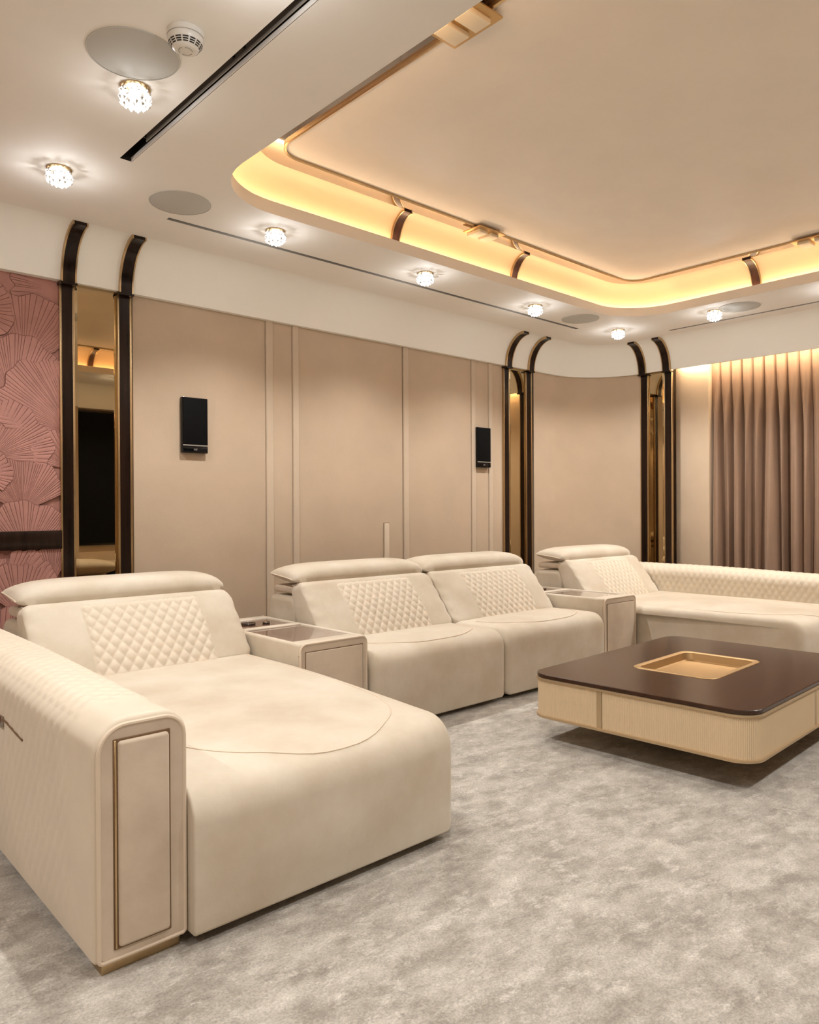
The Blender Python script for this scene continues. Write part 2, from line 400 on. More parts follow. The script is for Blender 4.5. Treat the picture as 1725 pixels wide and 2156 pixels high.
# ------------------------------------------------------------------ mirrored pilasters with arched ribs
def frame(o, u, n):
    o = Vector((*o, 0)); u = Vector((*u, 0)); n = Vector((*n, 0))
    return lambda a, b, z: tuple(o+u*a+n*b+Vector((0, 0, z)))
def tbox(T, u0, u1, n0, n1, z0, z1, r=0, seg=2):
    v, f = rbox(u0, u1, n0, n1, z0, z1, r, seg) if r else box(u0, u1, n0, n1, z0, z1)
    return [T(*p) for p in v], f
def pilaster(T, us, label, nC, loc, rib_sh):
    """us: outer-left, dark, dark, mirror, mirror, dark, dark, outer-right along u; n measured out of the wall"""
    g0, d0, d1, m0, m1, d2_, d3, g1 = us; H = CB+.03
    t = thing('mirror_pilaster', label, 'pilaster', loc, 'mirrored pilasters')
    for a, b in ((d0, d1), (d2_, d3)): mk('upright', *tbox(T, a, b, 0, .026, 0, H), 'lacquer', t, smooth=False)
    for a, b in ((g0, d0), (d1, m0), (m1, d2_), (d3, g1)): mk('gold_edge', *tbox(T, a, b, 0, .029, 0, H, .002), 'gold', t)
    bv = .020
    ro = [T(a, .012, z) for a, z in ((m0, 0), (m1, 0), (m1, H), (m0, H))]
    ri = [T(a, .018, z) for a, z in ((m0+bv, bv), (m1-bv, bv), (m1-bv, H-.055), (m0+bv, H-.055))]
    v, f = loftrings([ro, ri], True, False, True)
    mk('mirror_panel', v, f, 'mirror', t, smooth=False)
    for a, b in ((d0, d1), (d2_, d3)):
        c = (a+b)/2+rib_sh; hw = .036; th = .019
        def arch(u0, u1, tin, tout):
            rings = []
            for k in range(17):
                q = PI/2*k/16; s = (nC+CA*(1-math.cos(q)), CB+CH*math.sin(q)); d = (math.cos(q), -math.sin(q))
                rings.append([T(u, s[0]+d[0]*e, s[1]+d[1]*e) for u, e in ((u0, tin), (u1, tin), (u1, tout), (u0, tout))])
            q0 = [(p[0], p[1], p[2]-.012) for p in rings[0]]
            return loftrings([q0]+rings, True, True, True)
        rb = mk('arched_rib', *arch(c-hw, c+hw, -.02, th), 'lacquer', t, ang=30)
        for s in (-1, 1):
            e0, e1 = sorted((c+s*hw, c+s*(hw+.009)))
            mk('gold_edge', *arch(e0, e1, -.02, th+.003), 'gold', rb, ang=30)
        mk('bracket', *tbox(T, c-hw-.014, c+hw+.014, .0, nC+th+.004, CB-.024, CB-.010), 'lacquer', t, smooth=False)
TR_ = frame((0, 4.885), (1, 0), (0, -1))
pilaster(TR_, (1.522, 1.534, 1.598, 1.611, 1.876, 1.889, 1.956, 1.970), 'tall bronze mirror pilaster beside the pink wallpaper', 4.885-YC, (1.75, 4.885, 0), 0.0)
pilaster(TR_, (5.708, 5.718, 5.782, 5.795, 6.052, 6.064, 6.136, 6.150), 'bronze mirror pilaster on speaker wall just before the rounded corner', 4.885-YC, (5.93, 4.885, 0), 0.0)
TC_ = frame((7.215, 0), (0, -1), (-1, 0))
pilaster(TC_, (-4.228, -4.218, -4.148, -4.136, -3.955, -3.944, -3.876, -3.866), 'bronze mirror pilaster between rounded corner and curtain', 7.215-XC-.008, (7.215, 4.05, 0), 0.0)

# ribs and gold brackets in the cove
def cove_arc(base, side, c, hw, lift, w0, w1):
    rings = []
    for k in range(13):
        t = PI/2*k/12; u = 1-math.cos(t); z = 3.03+(ZB-3.03)*math.sin(t)
        i = {'rear': 3, 'right': 1, 'left': 0, 'front': 2}[side]
        q = lerp(A4[i], BO[i], u); d = (math.cos(t), -math.sin(t)); sg = -1 if side in ('rear', 'right') else 1
        row = []
        for e, a in ((-.004, w0), (-.004, w1), (lift, w1), (lift, w0)):
            p = q+sg*d[0]*e; zz = z+d[1]*e
            row.append((c+a, p, zz) if side in ('rear', 'front') else (p, c+a, zz))
        rings.append(row)
    return loftrings(rings, True, True, True)
def crib(side, c, label):
    t = thing('cove_rib', label, 'rib', ((c, OP[3], 3.1) if side == 'rear' else (c, OP[2], 3.1) if side == 'front' else (OP[1], c, 3.1) if side == 'right' else (OP[0], c, 3.1)), 'dark ribs in the ceiling cove')
    mk('rib_face', *cove_arc(None, side, c, .03, .010, -.030, .030), 'rib_brown', t, ang=30)
    for a, b in ((-.037, -.030), (.030, .037)): mk('gold_edge', *cove_arc(None, side, c, .03, .013, a, b), 'gold', t, ang=30)
crib('rear', 3.365, 'dark curved rib in lit cove, left of the rear gold bracket')
crib('rear', 4.615, 'dark curved rib in lit cove, right of the rear gold bracket')
crib('right', 2.60, 'dark curved rib in the lit cove on the curtain side')
for s_, c_ in (('right', 1.36), ('left', 1.36), ('left', 2.60), ('front', 3.365), ('front', 4.615)):
    crib(s_, c_, 'dark curved rib in the far part of the cove, seen only in mirrors')
def bracket(side, c, label):
    if side == 'rear': T = frame((c, TR[3]), (1, 0), (0, 1))
    elif side == 'left': T = frame((TR[0], c), (0, -1), (-1, 0))
    else: T = frame((TR[1], c), (0, -1), (1, 0))
    t = thing('gold_bracket', label, 'bracket', T(0, 0, ZB), 'gold brackets on the ceiling trim')
    mk('plate', *tbox(T, -.135, .135, -.065, .100, ZB-.030, ZB-.020, .003), 'gold_soft', t)
    mk('stem', *tbox(T, -.06, .06, -.01, .06, ZB-.022, ZB, 0), 'gold_soft', t, smooth=False)
    for a in (-.100, .018):
        mk('bar', *tbox(T, a, a+.082, -.030, .096, ZB-.050, ZB-.028, .003), 'ivory', t)
bracket('rear', 4.0, 'gold bracket on ceiling trim above the speaker wall')
bracket('left', 2.09, 'gold bracket on ceiling trim at top of picture')
bracket('right', 2.06, 'gold bracket on ceiling trim at the curtain side')

# ------------------------------------------------------------------ ceiling fittings
def diffuser(s, label, long_y, deep, side_m, bars):
    a, b, c, d = s
    t = thing('linear_diffuser', label, 'diffuser', ((a+b)/2, (c+d)/2, ZC), 'linear air slots in the soffit')
    v = [(a, c, ZC), (b, c, ZC), (b, d, ZC), (a, d, ZC), (a, c, ZC+deep), (b, c, ZC+deep), (b, d, ZC+deep), (a, d, ZC+deep)]
    mk('housing', v, [(0, 1, 5, 4), (1, 2, 6, 5), (2, 3, 7, 6), (3, 0, 4, 7), (4, 5, 6, 7)], 'slotblack' if deep > .09 else 'slotgrey', t, smooth=False)
    if long_y: mk('side_strip', *box(b-.004, b-.001, c+.02, d-.0, ZC+.001, ZC+.020), side_m, t, smooth=False)  # strip colour stands in for light on the slot's far side wall
    else: mk('side_strip', *box(a+.0, b-.02, d-.004, d-.001, ZC+.001, ZC+.018), side_m, t, smooth=False)
    if long_y and b-a > .05:
        mk('side_strip', *box(b-.022, b-.018, c+.02, d-.22, ZC+.012, ZC+.045), 'slotgrey', t, smooth=False)
    for q in bars: mk('clip', *box(a, b, q-.006, q+.006, ZC+.03, ZC+.05), 'slotblack', t, smooth=False)
diffuser(SLOTS[0], 'wide black linear air slot beside the smoke detector', True, .10, 'paint', (3.43, 2.52, 2.60))
diffuser(SLOTS[1], 'thin linear air slot along the speaker wall', False, .08, 'slotgrey', ())
diffuser(SLOTS[2], 'thin linear air slot along the curtain wall', True, .08, 'slotgrey', ())
def grille(x, y, label):
    t = thing('ceiling_speaker', label, 'speaker', (x, y, ZC), 'round in-ceiling speakers')
    mk('grille', *lathe([(.004, -.004), (.158, -.004), (.163, -.002), (.163, 0)], (x, y, ZC), 56), 'greygrille', t)
    mk('rim', *lathe([(.163, 0), (.163, -.004), (.167, -.004), (.168, 0)], (x, y, ZC), 56, False), 'greygrille', t)
grille(1.145, 2.785, 'round grey ceiling speaker grille partly behind the smoke detector')
grille(1.885, 3.955, 'round grey ceiling speaker grille beside the end of the long slot')
grille(5.735, 3.972, 'round grey ceiling speaker grille over the corner by the speaker wall')
grille(6.43, 2.835, 'round grey ceiling speaker grille near the curtain wall')
# smoke detector
sx, sy = 1.232, 2.535
t = thing('smoke_detector', 'white round smoke detector on ceiling with dark vents', 'smoke detector', (sx, sy, ZC))
mk('base', *lathe([(.066, 0), (.066, -.018), (.064, -.020)], (sx, sy, ZC), 40), 'white', t)
mk('body', *lathe([(.063, -.0205), (.064, -.026), (.060, -.040), (.050, -.054), (.044, -.060), (.036, -.064), (.020, -.066), (.001, -.066)], (sx, sy, ZC), 40), 'white', t)
mk('ring', *lathe([(.0655, -.0200), (.0655, -.0212)], (sx, sy, ZC), 40, False), 'slotgrey', t)
for ring, (r_, z_) in enumerate(((.0572, -.0440), (.0530, -.0500), (.0485, -.0555))):
    for k in range(14):
        a0 = 2*PI*k/14+.05; a1 = a0+2*PI/14*.78; V = []
        for j in range(5):
            a = a0+(a1-a0)*j/4
            for dr, dz in ((.0014, .0016), (-.0010, -.0018)): V.append((sx+(r_+dr+.0009)*math.cos(a), sy+(r_+dr+.0009)*math.sin(a), ZC+z_+dz))
        mk('vent_slot', V, [(2*j, 2*j+2, 2*j+3, 2*j+1) for j in range(4)], 'slotblack', t, smooth=False)
for k in range(3):
    a0 = 2*PI*k/3; pts = [(sx+.024*math.cos(a0+q*.4), sy+.024*math.sin(a0+q*.4), ZC-.0660) for q in range(5)]
    mk('cap_line', *tube(pts, .0012, 4), 'slotgrey', t)
# crystal downlights
def octa(c, rx, rz, ang):
    v = [(c[0]+rx*math.cos(ang+k*PI/3), c[1]+rx*math.sin(ang+k*PI/3), c[2]) for k in range(6)]
    v += [(c[0], c[1], c[2]+rz), (c[0], c[1], c[2]-rz)]
    return v, [(k, (k+1) % 6, 6) for k in range(6)]+[((k+1) % 6, k, 7) for k in range(6)]
def downlight(x, y, label):
    t = thing('crystal_downlight', label, 'ceiling light', (x, y, ZC), 'crystal downlights')
    mk('mount', *lathe([(.060, 0), (.060, -.005), (.052, -.009), (.001, -.009)], (x, y, ZC), 36), 'gold', t)
    mk('lamp', *lathe([(.001, -.010), (.022, -.010), (.026, -.045), (.016, -.058), (.001, -.060)], (x, y, ZC), 20), 'core', t)
    P = []; rr = random.Random(3)
    for row, (z, r, n, off) in enumerate(((-.020, .052, 13, 0), (-.040, .055, 13, .5), (-.060, .053, 13, 0), (-.072, .038, 9, .3), (-.076, .020, 6, 0), (-.078, 0, 1, 0))):
        for k in range(n):
            a = 2*PI*(k+off)/n; s = rr.uniform(.0098, .0122)
            P.append(octa((x+r*math.cos(a), y+r*math.sin(a), ZC+z), s, s*1.1, rr.uniform(0, 1)))
    v_, f_ = joinvf(P)
    c = mk('crystal_beads', v_, f_, None, t, smooth=False, mats=['crystal', 'crystal_dim'], fm=[1 if rr.random() < .42 else 0 for _ in f_]); c['kind'] = 'stuff'  # sparkle painted by mixing glowing and dull facets at random
    return t
def spot(t, k=1.0):
    x, y, _ = t.location
    L = bpy.data.lights.new('downlight_beam', 'SPOT'); L.energy = LAMP_W*k; L.color = LAMP_COL; L.spot_size = math.radians(127); L.spot_blend = .8; L.shadow_soft_size = .022
    o = bpy.data.objects.new('downlight_beam', L); COL.objects.link(o); o.location = (0, 0, -.10); o.parent = t
    L = bpy.data.lights.new('crystal_glow', 'POINT'); L.energy = GLOW_W*k; L.color = (.97, .98, 1.0); L.shadow_soft_size = .015
    o = bpy.data.objects.new('crystal_glow', L); COL.objects.link(o); o.location = (0, 0, -.105); o.parent = t
VIS = [((1.238, 3.00), 'crystal downlight below the largest round speaker grille'),
       ((1.245, 3.965), 'leftmost crystal downlight, above the pink wallpaper'),
       ((2.51, 3.965), 'crystal downlight by the long slot, nearest the round speaker grille'),
       ((3.776, 3.955), 'crystal downlight along the speaker wall, below the left cove rib'),
       ((5.08, 3.972), 'crystal downlight left of the corner ceiling speaker grille'),
       ((6.38, 3.985), 'crystal downlight in the rounded corner above the ribs'),
       ((6.40, 3.04), 'crystal downlight beside the ceiling speaker grille near the curtain')]
d0 = None
for (p, lb) in VIS:
    if d0 is None: d0 = downlight(*p, lb); t = d0
    else: t = dup(d0, (p[0]-1.238, p[1]-3.00, 0), lb)
    spot(t)
for p in ((1.24, 2.03), (1.24, 1.06), (1.24, .05), (2.51, .03), (3.78, .03), (5.08, .03), (6.45, .03), (6.44, 2.05), (6.45, 1.05), (-1.0, 3.965), (-1.0, 3.0), (-1.0, 2.03), (-1.0, 1.06), (-1.0, .05)):
    spot(dup(d0, (p[0]-1.238, p[1]-3.00, 0), 'crystal downlight on the far left soffit outside the picture' if p[0] < 0 else 'crystal downlight on the front soffit behind the camera' if p[1] < .5 else 'crystal downlight outside the picture beside the wide air slot' if p[0] < 2 else 'crystal downlight outside the picture on the curtain side'), .34 if p[0] < .5 else .85 if p[1] < 1.5 and p[0] < 2 else 1.0)

# ------------------------------------------------------------------ wall speakers
def textmesh(body, size, loc, rot, parent, matn):
    c = bpy.data.curves.new('lettering', 'FONT'); c.body = body; c.size = size; c.align_x = 'CENTER'; c.extrude = .0003
    o = bpy.data.objects.new('lettering_tmp', c); COL.objects.link(o)
    dg = bpy.context.evaluated_depsgraph_get(); me = bpy.data.meshes.new_from_object(o.evaluated_get(dg)); bpy.data.objects.remove(o)
    me.materials.clear(); me.materials.append(M[matn])
    me.transform(Matrix.Translation(loc) @ rot)
    n = bpy.data.objects.new('logo', me); COL.objects.link(n); n.parent = parent
    if parent.type == 'EMPTY': n.matrix_parent_inverse = Matrix.Translation(-parent.location)
    return n
def wspk(x, label):
    z0, z1 = 1.648, 2.032; hw = .0945; y0, y1 = 4.838, 4.880
    t = thing('wall_speaker', label, 'speaker', (x, 4.88, z0), 'slim black wall speakers')
    mk('cabinet', *rbox(x-hw, x+hw, y0+.006, y1, z0, z1, .004, 2), 'black', t)
    mk('grille', *rbox(x-hw+.003, x+hw-.003, y0, y0+.008, z0+.058, z1-.003, .003, 2), 'blackcloth', t)
    fp = mk('lower_panel', *rbox(x-hw+.003, x+hw-.003, y0+.001, y0+.008, z0+.003, z0+.046, .002, 2), 'black', t)
    mk('trim_line', *rbox(x-hw+.003, x+hw-.003, y0+.002, y0+.007, z0+.0475, z0+.0565, .002, 2), 'slotgrey', t)
    textmesh('KEF', .017, (x, y0+.0006, z0+.018), Matrix.Rotation(PI/2, 4, 'X'), fp, 'logo')
wspk(2.408, 'slim black wall speaker on the left panel by the mirror pilaster')
wspk(5.395, 'slim black wall speaker over the double battens near the corner')

# ------------------------------------------------------------------ curtain
def curtain():
    p = .1065; NP = 30; cpp = 20; rows = 64; ztop = 2.755; V = []
    rr = random.Random(21)
    amp = [rr.uniform(.7, 1.25) for _ in range(NP+2)]; dr = [rr.uniform(-.025, .045) for _ in range(NP+2)]
    tk = [rr.uniform(.45, 1.5) for _ in range(NP+2)]
    NC = NP*cpp
    for j in range(rows+1):
        v = j/rows; z = ztop-(ztop-.015)*v; d = ztop-z
        w1 = sm(.05, .75, d); w2 = sm(.5, 1.9, d)
        for i in range(NC+1):
            s = i/cpp; k = int(min(NP-1, s)); f = s-k
            tri = f                                     # pleat: flat face then a sharp tuck at f ~ 0/1
            g = min(f, 1-f)
            tuck = math.exp(-(g/(.055+.05*w1))**2)
            lean = (f-.5)*(.016+.030*w1)
            a_ = amp[k]*(1-f)+amp[k+1]*f
            mid = math.sin(PI*f)**2
            dep = -tuck*(.036+.058*w1)*(tk[k] if f < .5 else tk[k+1]) + lean + mid*.030*w1*a_
            dep += .030*w2*math.sin(2*PI*s/2.7+1.1)+.012*w1*math.sin(2*PI*s*1.9+2*d+.6)*(.4+.6*w2)
            drift = (dr[k]*(1-f)+dr[k+1]*f)*w1*d*.75
            y = 3.560-s*p-drift-.01*w1*math.sin(2*PI*f)
            y = min(y, 3.575-.0*d)
            V.append((7.385-dep, y, z))
    n = NC+1; Fc = [(j*n+i, j*n+i+1, (j+1)*n+i+1, (j+1)*n+i) for j in range(rows) for i in range(NC)]
    o = mk('curtain', V, Fc, 'curtain', ang=180)
    sol = o.modifiers.new('thickness', 'SOLIDIFY'); sol.thickness = .003
    tag(o, 'taupe velvet pleated curtain hanging beside the right mirror pilaster', 'curtain')
curtain()

# ------------------------------------------------------------------ sofa modules
def dense_profile(pts, rad, step=.008, seg=8): return dens(fillet(pts, rad, seg), step)
def quilt(u, v, w_, h_, A):
    a = u/w_+v/h_; b = u/w_-v/h_
    return A*(abs(math.sin(PI*a))*abs(math.sin(PI*b)))**.55
BACKP = [(3.60, .42), (3.895, .800), (4.02, .775), (3.90, .42)]
def back_unit(root, x0, x1):
    xc, hw = (x0+x1)/2, (x1-x0)/2
    prof = dense_profile(BACKP, (.03, .055, .04, .02), .03)
    def bulge(x, y, z):
        k = max(0, 1-((x-xc)/hw)**4); zz = (z-.42)/.38
        f = .028*k*math.sin(PI*min(1, max(0, zz)))**.8
        s = 1 if y < 3.66+(z-.42)*.78 else 0
        wr_ = .004*math.sin(z*75+x*31)*sm(.80, .98, abs(x-xc)/hw)*sm(0, .3, zz)
        return (x, y-(f+wr_)*s*.80, z+(f+wr_)*s*.60)
    bc = mk('back_cushion', *extr(prof, x0+.006, x1-.006, .045, 'x', .03, bulge), 'cream', root, ang=70)
    ed = [p for p in prof if p[0] < 3.70+(p[1]-.42)*.80]
    ed.sort(key=lambda p: p[1])
    for xe, sx_ in ((x0+.006, 1), (x1-.006, -1)):
        pts = []
        for (py, pz) in ed:
            q = bulge(xe+sx_*.016, py, pz); pts.append((q[0], q[1]+.012, q[2]-.010))
        mk('piping', *tube(pts, .0035, 5), 'piping', bc)
    # quilted panel sewn on the face
    qx0, qx1 = x0+.235*(x1-x0), x0+.80*(x1-x0); nx, nz = 130, 84; V = []
    n_ = Vector((0, -.79, .61)); L = math.hypot(.295, .380)
    for j in range(nz+1):
        s = .030+(.425)*j/nz
        for i in range(nx+1):
            x = qx0+(qx1-qx0)*i/nx
            y = 3.60+.295*s/L; z = .42+.380*s/L; yy, zz = y, z
            if s > .43: yy += (s-.43)*.25; zz -= (s-.43)*.5
            e = sm(0, .03, min(i/nx, 1-i/nx))*sm(0, .04, min(j/nz, 1-j/nz)+.02)
            h = -.001+.004*e+quilt(x-qx0, s, .060, .084, .0095)*e
            px, py, pz = bulge(x, yy, zz)
            V.append((px, py+n_.y*h, pz+n_.z*h))
    n1 = nx+1
    mk('quilted_panel', V, [(j*n1+i, j*n1+i+1, (j+1)*n1+i+1, (j+1)*n1+i) for j in range(nz) for i in range(nx)], 'cream_quilt', bc, ang=180)
    # headrest: folded pillow with pointed ends
    rings = []; N = 36
    for k in range(N+1):
        u = -1+2*k/N; u = math.copysign(1-(1-abs(u))**1.35, u); x = xc+u*(hw-.003); q = max(.0, 1-abs(u)**6.0)**.5
        ring = []; ya, yb = 3.915+.055*(1-q)**1.5, 4.255-.03*(1-q); nt_ = 16
        for a in range(nt_+1):                      # over the top from back to front
            th = PI*a/nt_; c_ = math.cos(th); yy = (ya+yb)/2+(yb-ya)/2*math.copysign(abs(c_)**.8, c_)
            base = .782+.040*(yy-3.89)/.36+.016*(1-q)
            ring.append((x, yy, base+(.098*(max(0, math.sin(th))**.62)*(1-.22*c_) if 0 < a < nt_ else 0)*(.05+.95*q)))
        for a in range(1, 8):                       # flat underside
            yy = ya+(yb-ya)*a/8; base = .782+.040*(yy-3.89)/.36+.016*(1-q)
            ring.append((x, yy, base-.032*math.sin(PI*a/8)**.6*q))
        rings.append(ring)
    hd = mk('headrest', *loftrings(rings, True, True, True), 'cream', root, ang=80)
    mk('piping', *tube([(p[0]-.001, p[1], p[2]) for p in rings[0][:17]], .004, 5), 'piping', hd)
    mk('headrest_flap', *extr(dense_profile([(3.97, .715), (4.23, .715), (4.23, .765), (3.97, .765)], (.02, .024, .024, .02), .05, 4), x0+.03, x1-.03, .02, 'x', .1), 'cream_dark', root)
    mk('back_frame', *extr(dense_profile([(3.93, .10), (4.26, .10), (4.26, .700), (3.95, .700)], (.02, .03, .045, .05), .05, 5), x0+.010, x1-.010, .035, 'x', .15), 'cream', root, ang=70)
def seat_unit(root, x0, x1, yf, chaise=0):
    xc, hw = (x0+x1)/2, (x1-x0)/2; R = .115 if chaise else .10
    prof = dense_profile([(yf, .032), (3.95, .032), (3.95, .462), (yf, .462)], (.012, .012, .02, R), .04, 10)
    dep = 3.70-yf
    def crown(x, y, z):
        k = max(0, 1-abs((x-xc)/hw)**2.6); yy = max(0, min(1, (y-yf)/dep))
        top = sm(.30, .45, z)
        z2 = z+top*(.026*k*(math.sin(PI*yy**.75) if yy < 1 else 0)+.0)
        front = 1-sm(yf+.02, yf+.12, y)
        bl = front*.032*k*sm(.0, .25, z)
        y2 = y-bl
        x2 = x
        if chaise:                          # the free side narrows towards the foot end
            wx = (x-x0)/(x1-x0) if chaise > 0 else (x1-x)/(x1-x0)
            x2 = x-chaise*.115*wx*(1-sm(yf-.3, yf+1.35, y))
        return (x2, y2, z2)
    st = mk('seat', *extr(prof, x0+.004, x1-.004, (.008, .055) if chaise > 0 else (.055, .008) if chaise < 0 else .045, 'x', .05, crown), 'cream', root, ang=70)
    # sewn D-shaped seam on the top
    pts = []
    if chaise:
        cx_, cy_, ax, ay = xc+.015*chaise, yf+.62, hw-.085, .57
        for k in range(37):
            a = PI+PI*k/36; ca_, sa = math.cos(a), math.sin(a)
            pts.append((cx_+ax*math.copysign(abs(ca_)**.80, ca_), cy_+ay*math.copysign(abs(sa)**.85, sa)))
        pts = [(pts[0][0], 3.6)]+pts+[(pts[-1][0], 3.6)]
    else:
        cx_, cy_, ax, ay = xc, yf+.36, hw-.10, .30
        for k in range(31):
            a = PI+PI*k/30; ca_, sa = math.cos(a), math.sin(a)
            pts.append((cx_+ax*math.copysign(abs(ca_)**.6, ca_), cy_+ay*math.copysign(abs(sa)**.8, sa)))
    def top_z(x, y):                       # height of the seat surface there
        if y < yf+R: zz = .462-R+math.sqrt(max(0, R*R-(yf+R-y)**2))
        else: zz = .462
        ex = hw-.004-abs(x-xc); 
        if ex < .055: zz -= .055-math.sqrt(max(0, .055**2-(.055-ex)**2))
        return zz
    P = [crown(x, y, top_z(x, y)) for x, y in pts]
    mk('seam', *tube([(p[0], p[1], p[2]+.0005) for p in P], .0036, 5), 'piping', st)
    mk('plinth', *box(x0+.06, x1-.06, yf+.09, 3.9, 0, .05), 'dark', root, smooth=False)
ARMY0, ARMY1 = 2.03, 4.22
def arm_unit(root, xo, xi, qs):
    """xo outer face, xi inner face"""
    x0, x1 = min(xo, xi), max(xo, xi)
    prof = dense_profile([(x0, .036), (x1, .036), (x1, .680), (x0, .680)], (.012, .012, .070, .085), .0085, 9)
    N = normals2(prof); per = [0]
    for i in range(1, len(prof)): per.append(per[-1]+math.dist(prof[i], prof[i-1]))
    rings = []; st = stations(ARMY0, ARMY1, .018, 5, .0085)
    for y, d in st:
        fade = sm(ARMY0+.17, ARMY0+.23, y)*(1-sm(ARMY1-.08, ARMY1-.03, y)); ring = []
        for i, ((px_, pz_), (nx, nz)) in enumerate(zip(prof, N)):
            h = quilt(y, per[i], .058, .086, .0058)*fade*sm(.05, .12, pz_)*(.45 if abs(px_-xo) < .03 else 1.0) - d
            lift = .022*sm(2.1, 3.4, y)*sm(.3, .65, pz_)+.008*math.sin(PI*(px_-x0)/(x1-x0))*sm(.66, .68, pz_)
            ring.append((px_-nx*h, y, pz_-nz*h+lift))
        rings.append(ring)
    ar = mk('armrest', *loftrings(rings, True, True, True), 'cream_quilt', root, ang=75)
    fp = fillet([(x0+.018, .045), (x1-.018, .045), (x1-.018, .664), (x0+.018, .664)], (.01, .01, .058, .072), 8)
    mk('front_panel', *loftrings([[(x, ARMY0-.004, z) for x, z in fp], [(x, ARMY0+.03, z) for x, z in fp]], True, True, True), 'cream_dark', ar, ang=30)
    pp = fillet([(x0+.013, .040), (x1-.013, .040), (x1-.013, .669), (x0+.013, .669)], (.01, .01, .062, .076), 8)
    mk('piping', *tube([(x, ARMY0-.001, z) for x, z in pp], .0065, 8, True), 'piping', ar)
    a, b = x0+.056, x1-.062
    mk('inset_groove', *rbox(a-.006, b+.006, ARMY0-.007, ARMY0+.01, .066, .634, .002, 1), 'groove', ar)
    mk('inset_panel', *rbox(a+.006, b, ARMY0-.018, ARMY0+.01, .072, .628, .010, 4), 'cream_dark', ar)
    mk('gold_inlay', *rbox(a-.003, a+.003, ARMY0-.010, ARMY0+.01, .070, .630, .0015, 1), 'gold', ar)
    mk('foot', *rbox(x0+.022, x1-.022, ARMY0+.012, ARMY0+.09, 0, .040, .004, 2), 'gold', root)
    mk('foot', *rbox(x0+.022, x1-.022, ARMY1-.12, ARMY1-.04, 0, .040, .004, 2), 'gold', root)
    return ar
# left chaise
c1 = thing('chaise_lounge', 'large cream velvet chaise with quilted arm in the left foreground', 'sofa', (1.4, 3.0, 0), 'sectional sofa modules')
seat_unit(c1, .972, 2.152, 1.985, 1)
back_unit(c1, 1.03, 2.145)
a1 = arm_unit(c1, .712, .980, 1)
mk('lever_recess', *tube([(.7092, 2.665, .500), (.7090, 2.73, .506), (.7088, 2.80, .514), (.7088, 2.85, .520), (.7088, 2.96, .528)], .0034, 6), 'groove', a1)
mk('recline_lever', *rbox(.700, .714, 2.885, 2.96, .495, .532, .005, 3), 'chrome', a1)
# middle seats
for xa, xb, lb in ((2.615, 3.735, 'cream recliner seat left in the middle pair, beside the nearer console'),
                   (3.735, 4.885, 'cream recliner seat right in the middle pair, behind the coffee table')):
    r_ = thing('recliner_seat', lb, 'sofa', ((xa+xb)/2, 3.6, 0), 'sectional sofa modules')
    seat_unit(r_, xa, xb, 3.165, 0); back_unit(r_, xa, xb)
# right chaise
c2 = thing('chaise_lounge', 'cream velvet chaise with long quilted arm below the curtain', 'sofa', (6.0, 3.0, 0), 'sectional sofa modules')
seat_unit(c2, 5.365, 6.553, 1.985, -1)
back_unit(c2, 5.395, 6.525)
arm_unit(c2, 6.815, 6.545, -1)
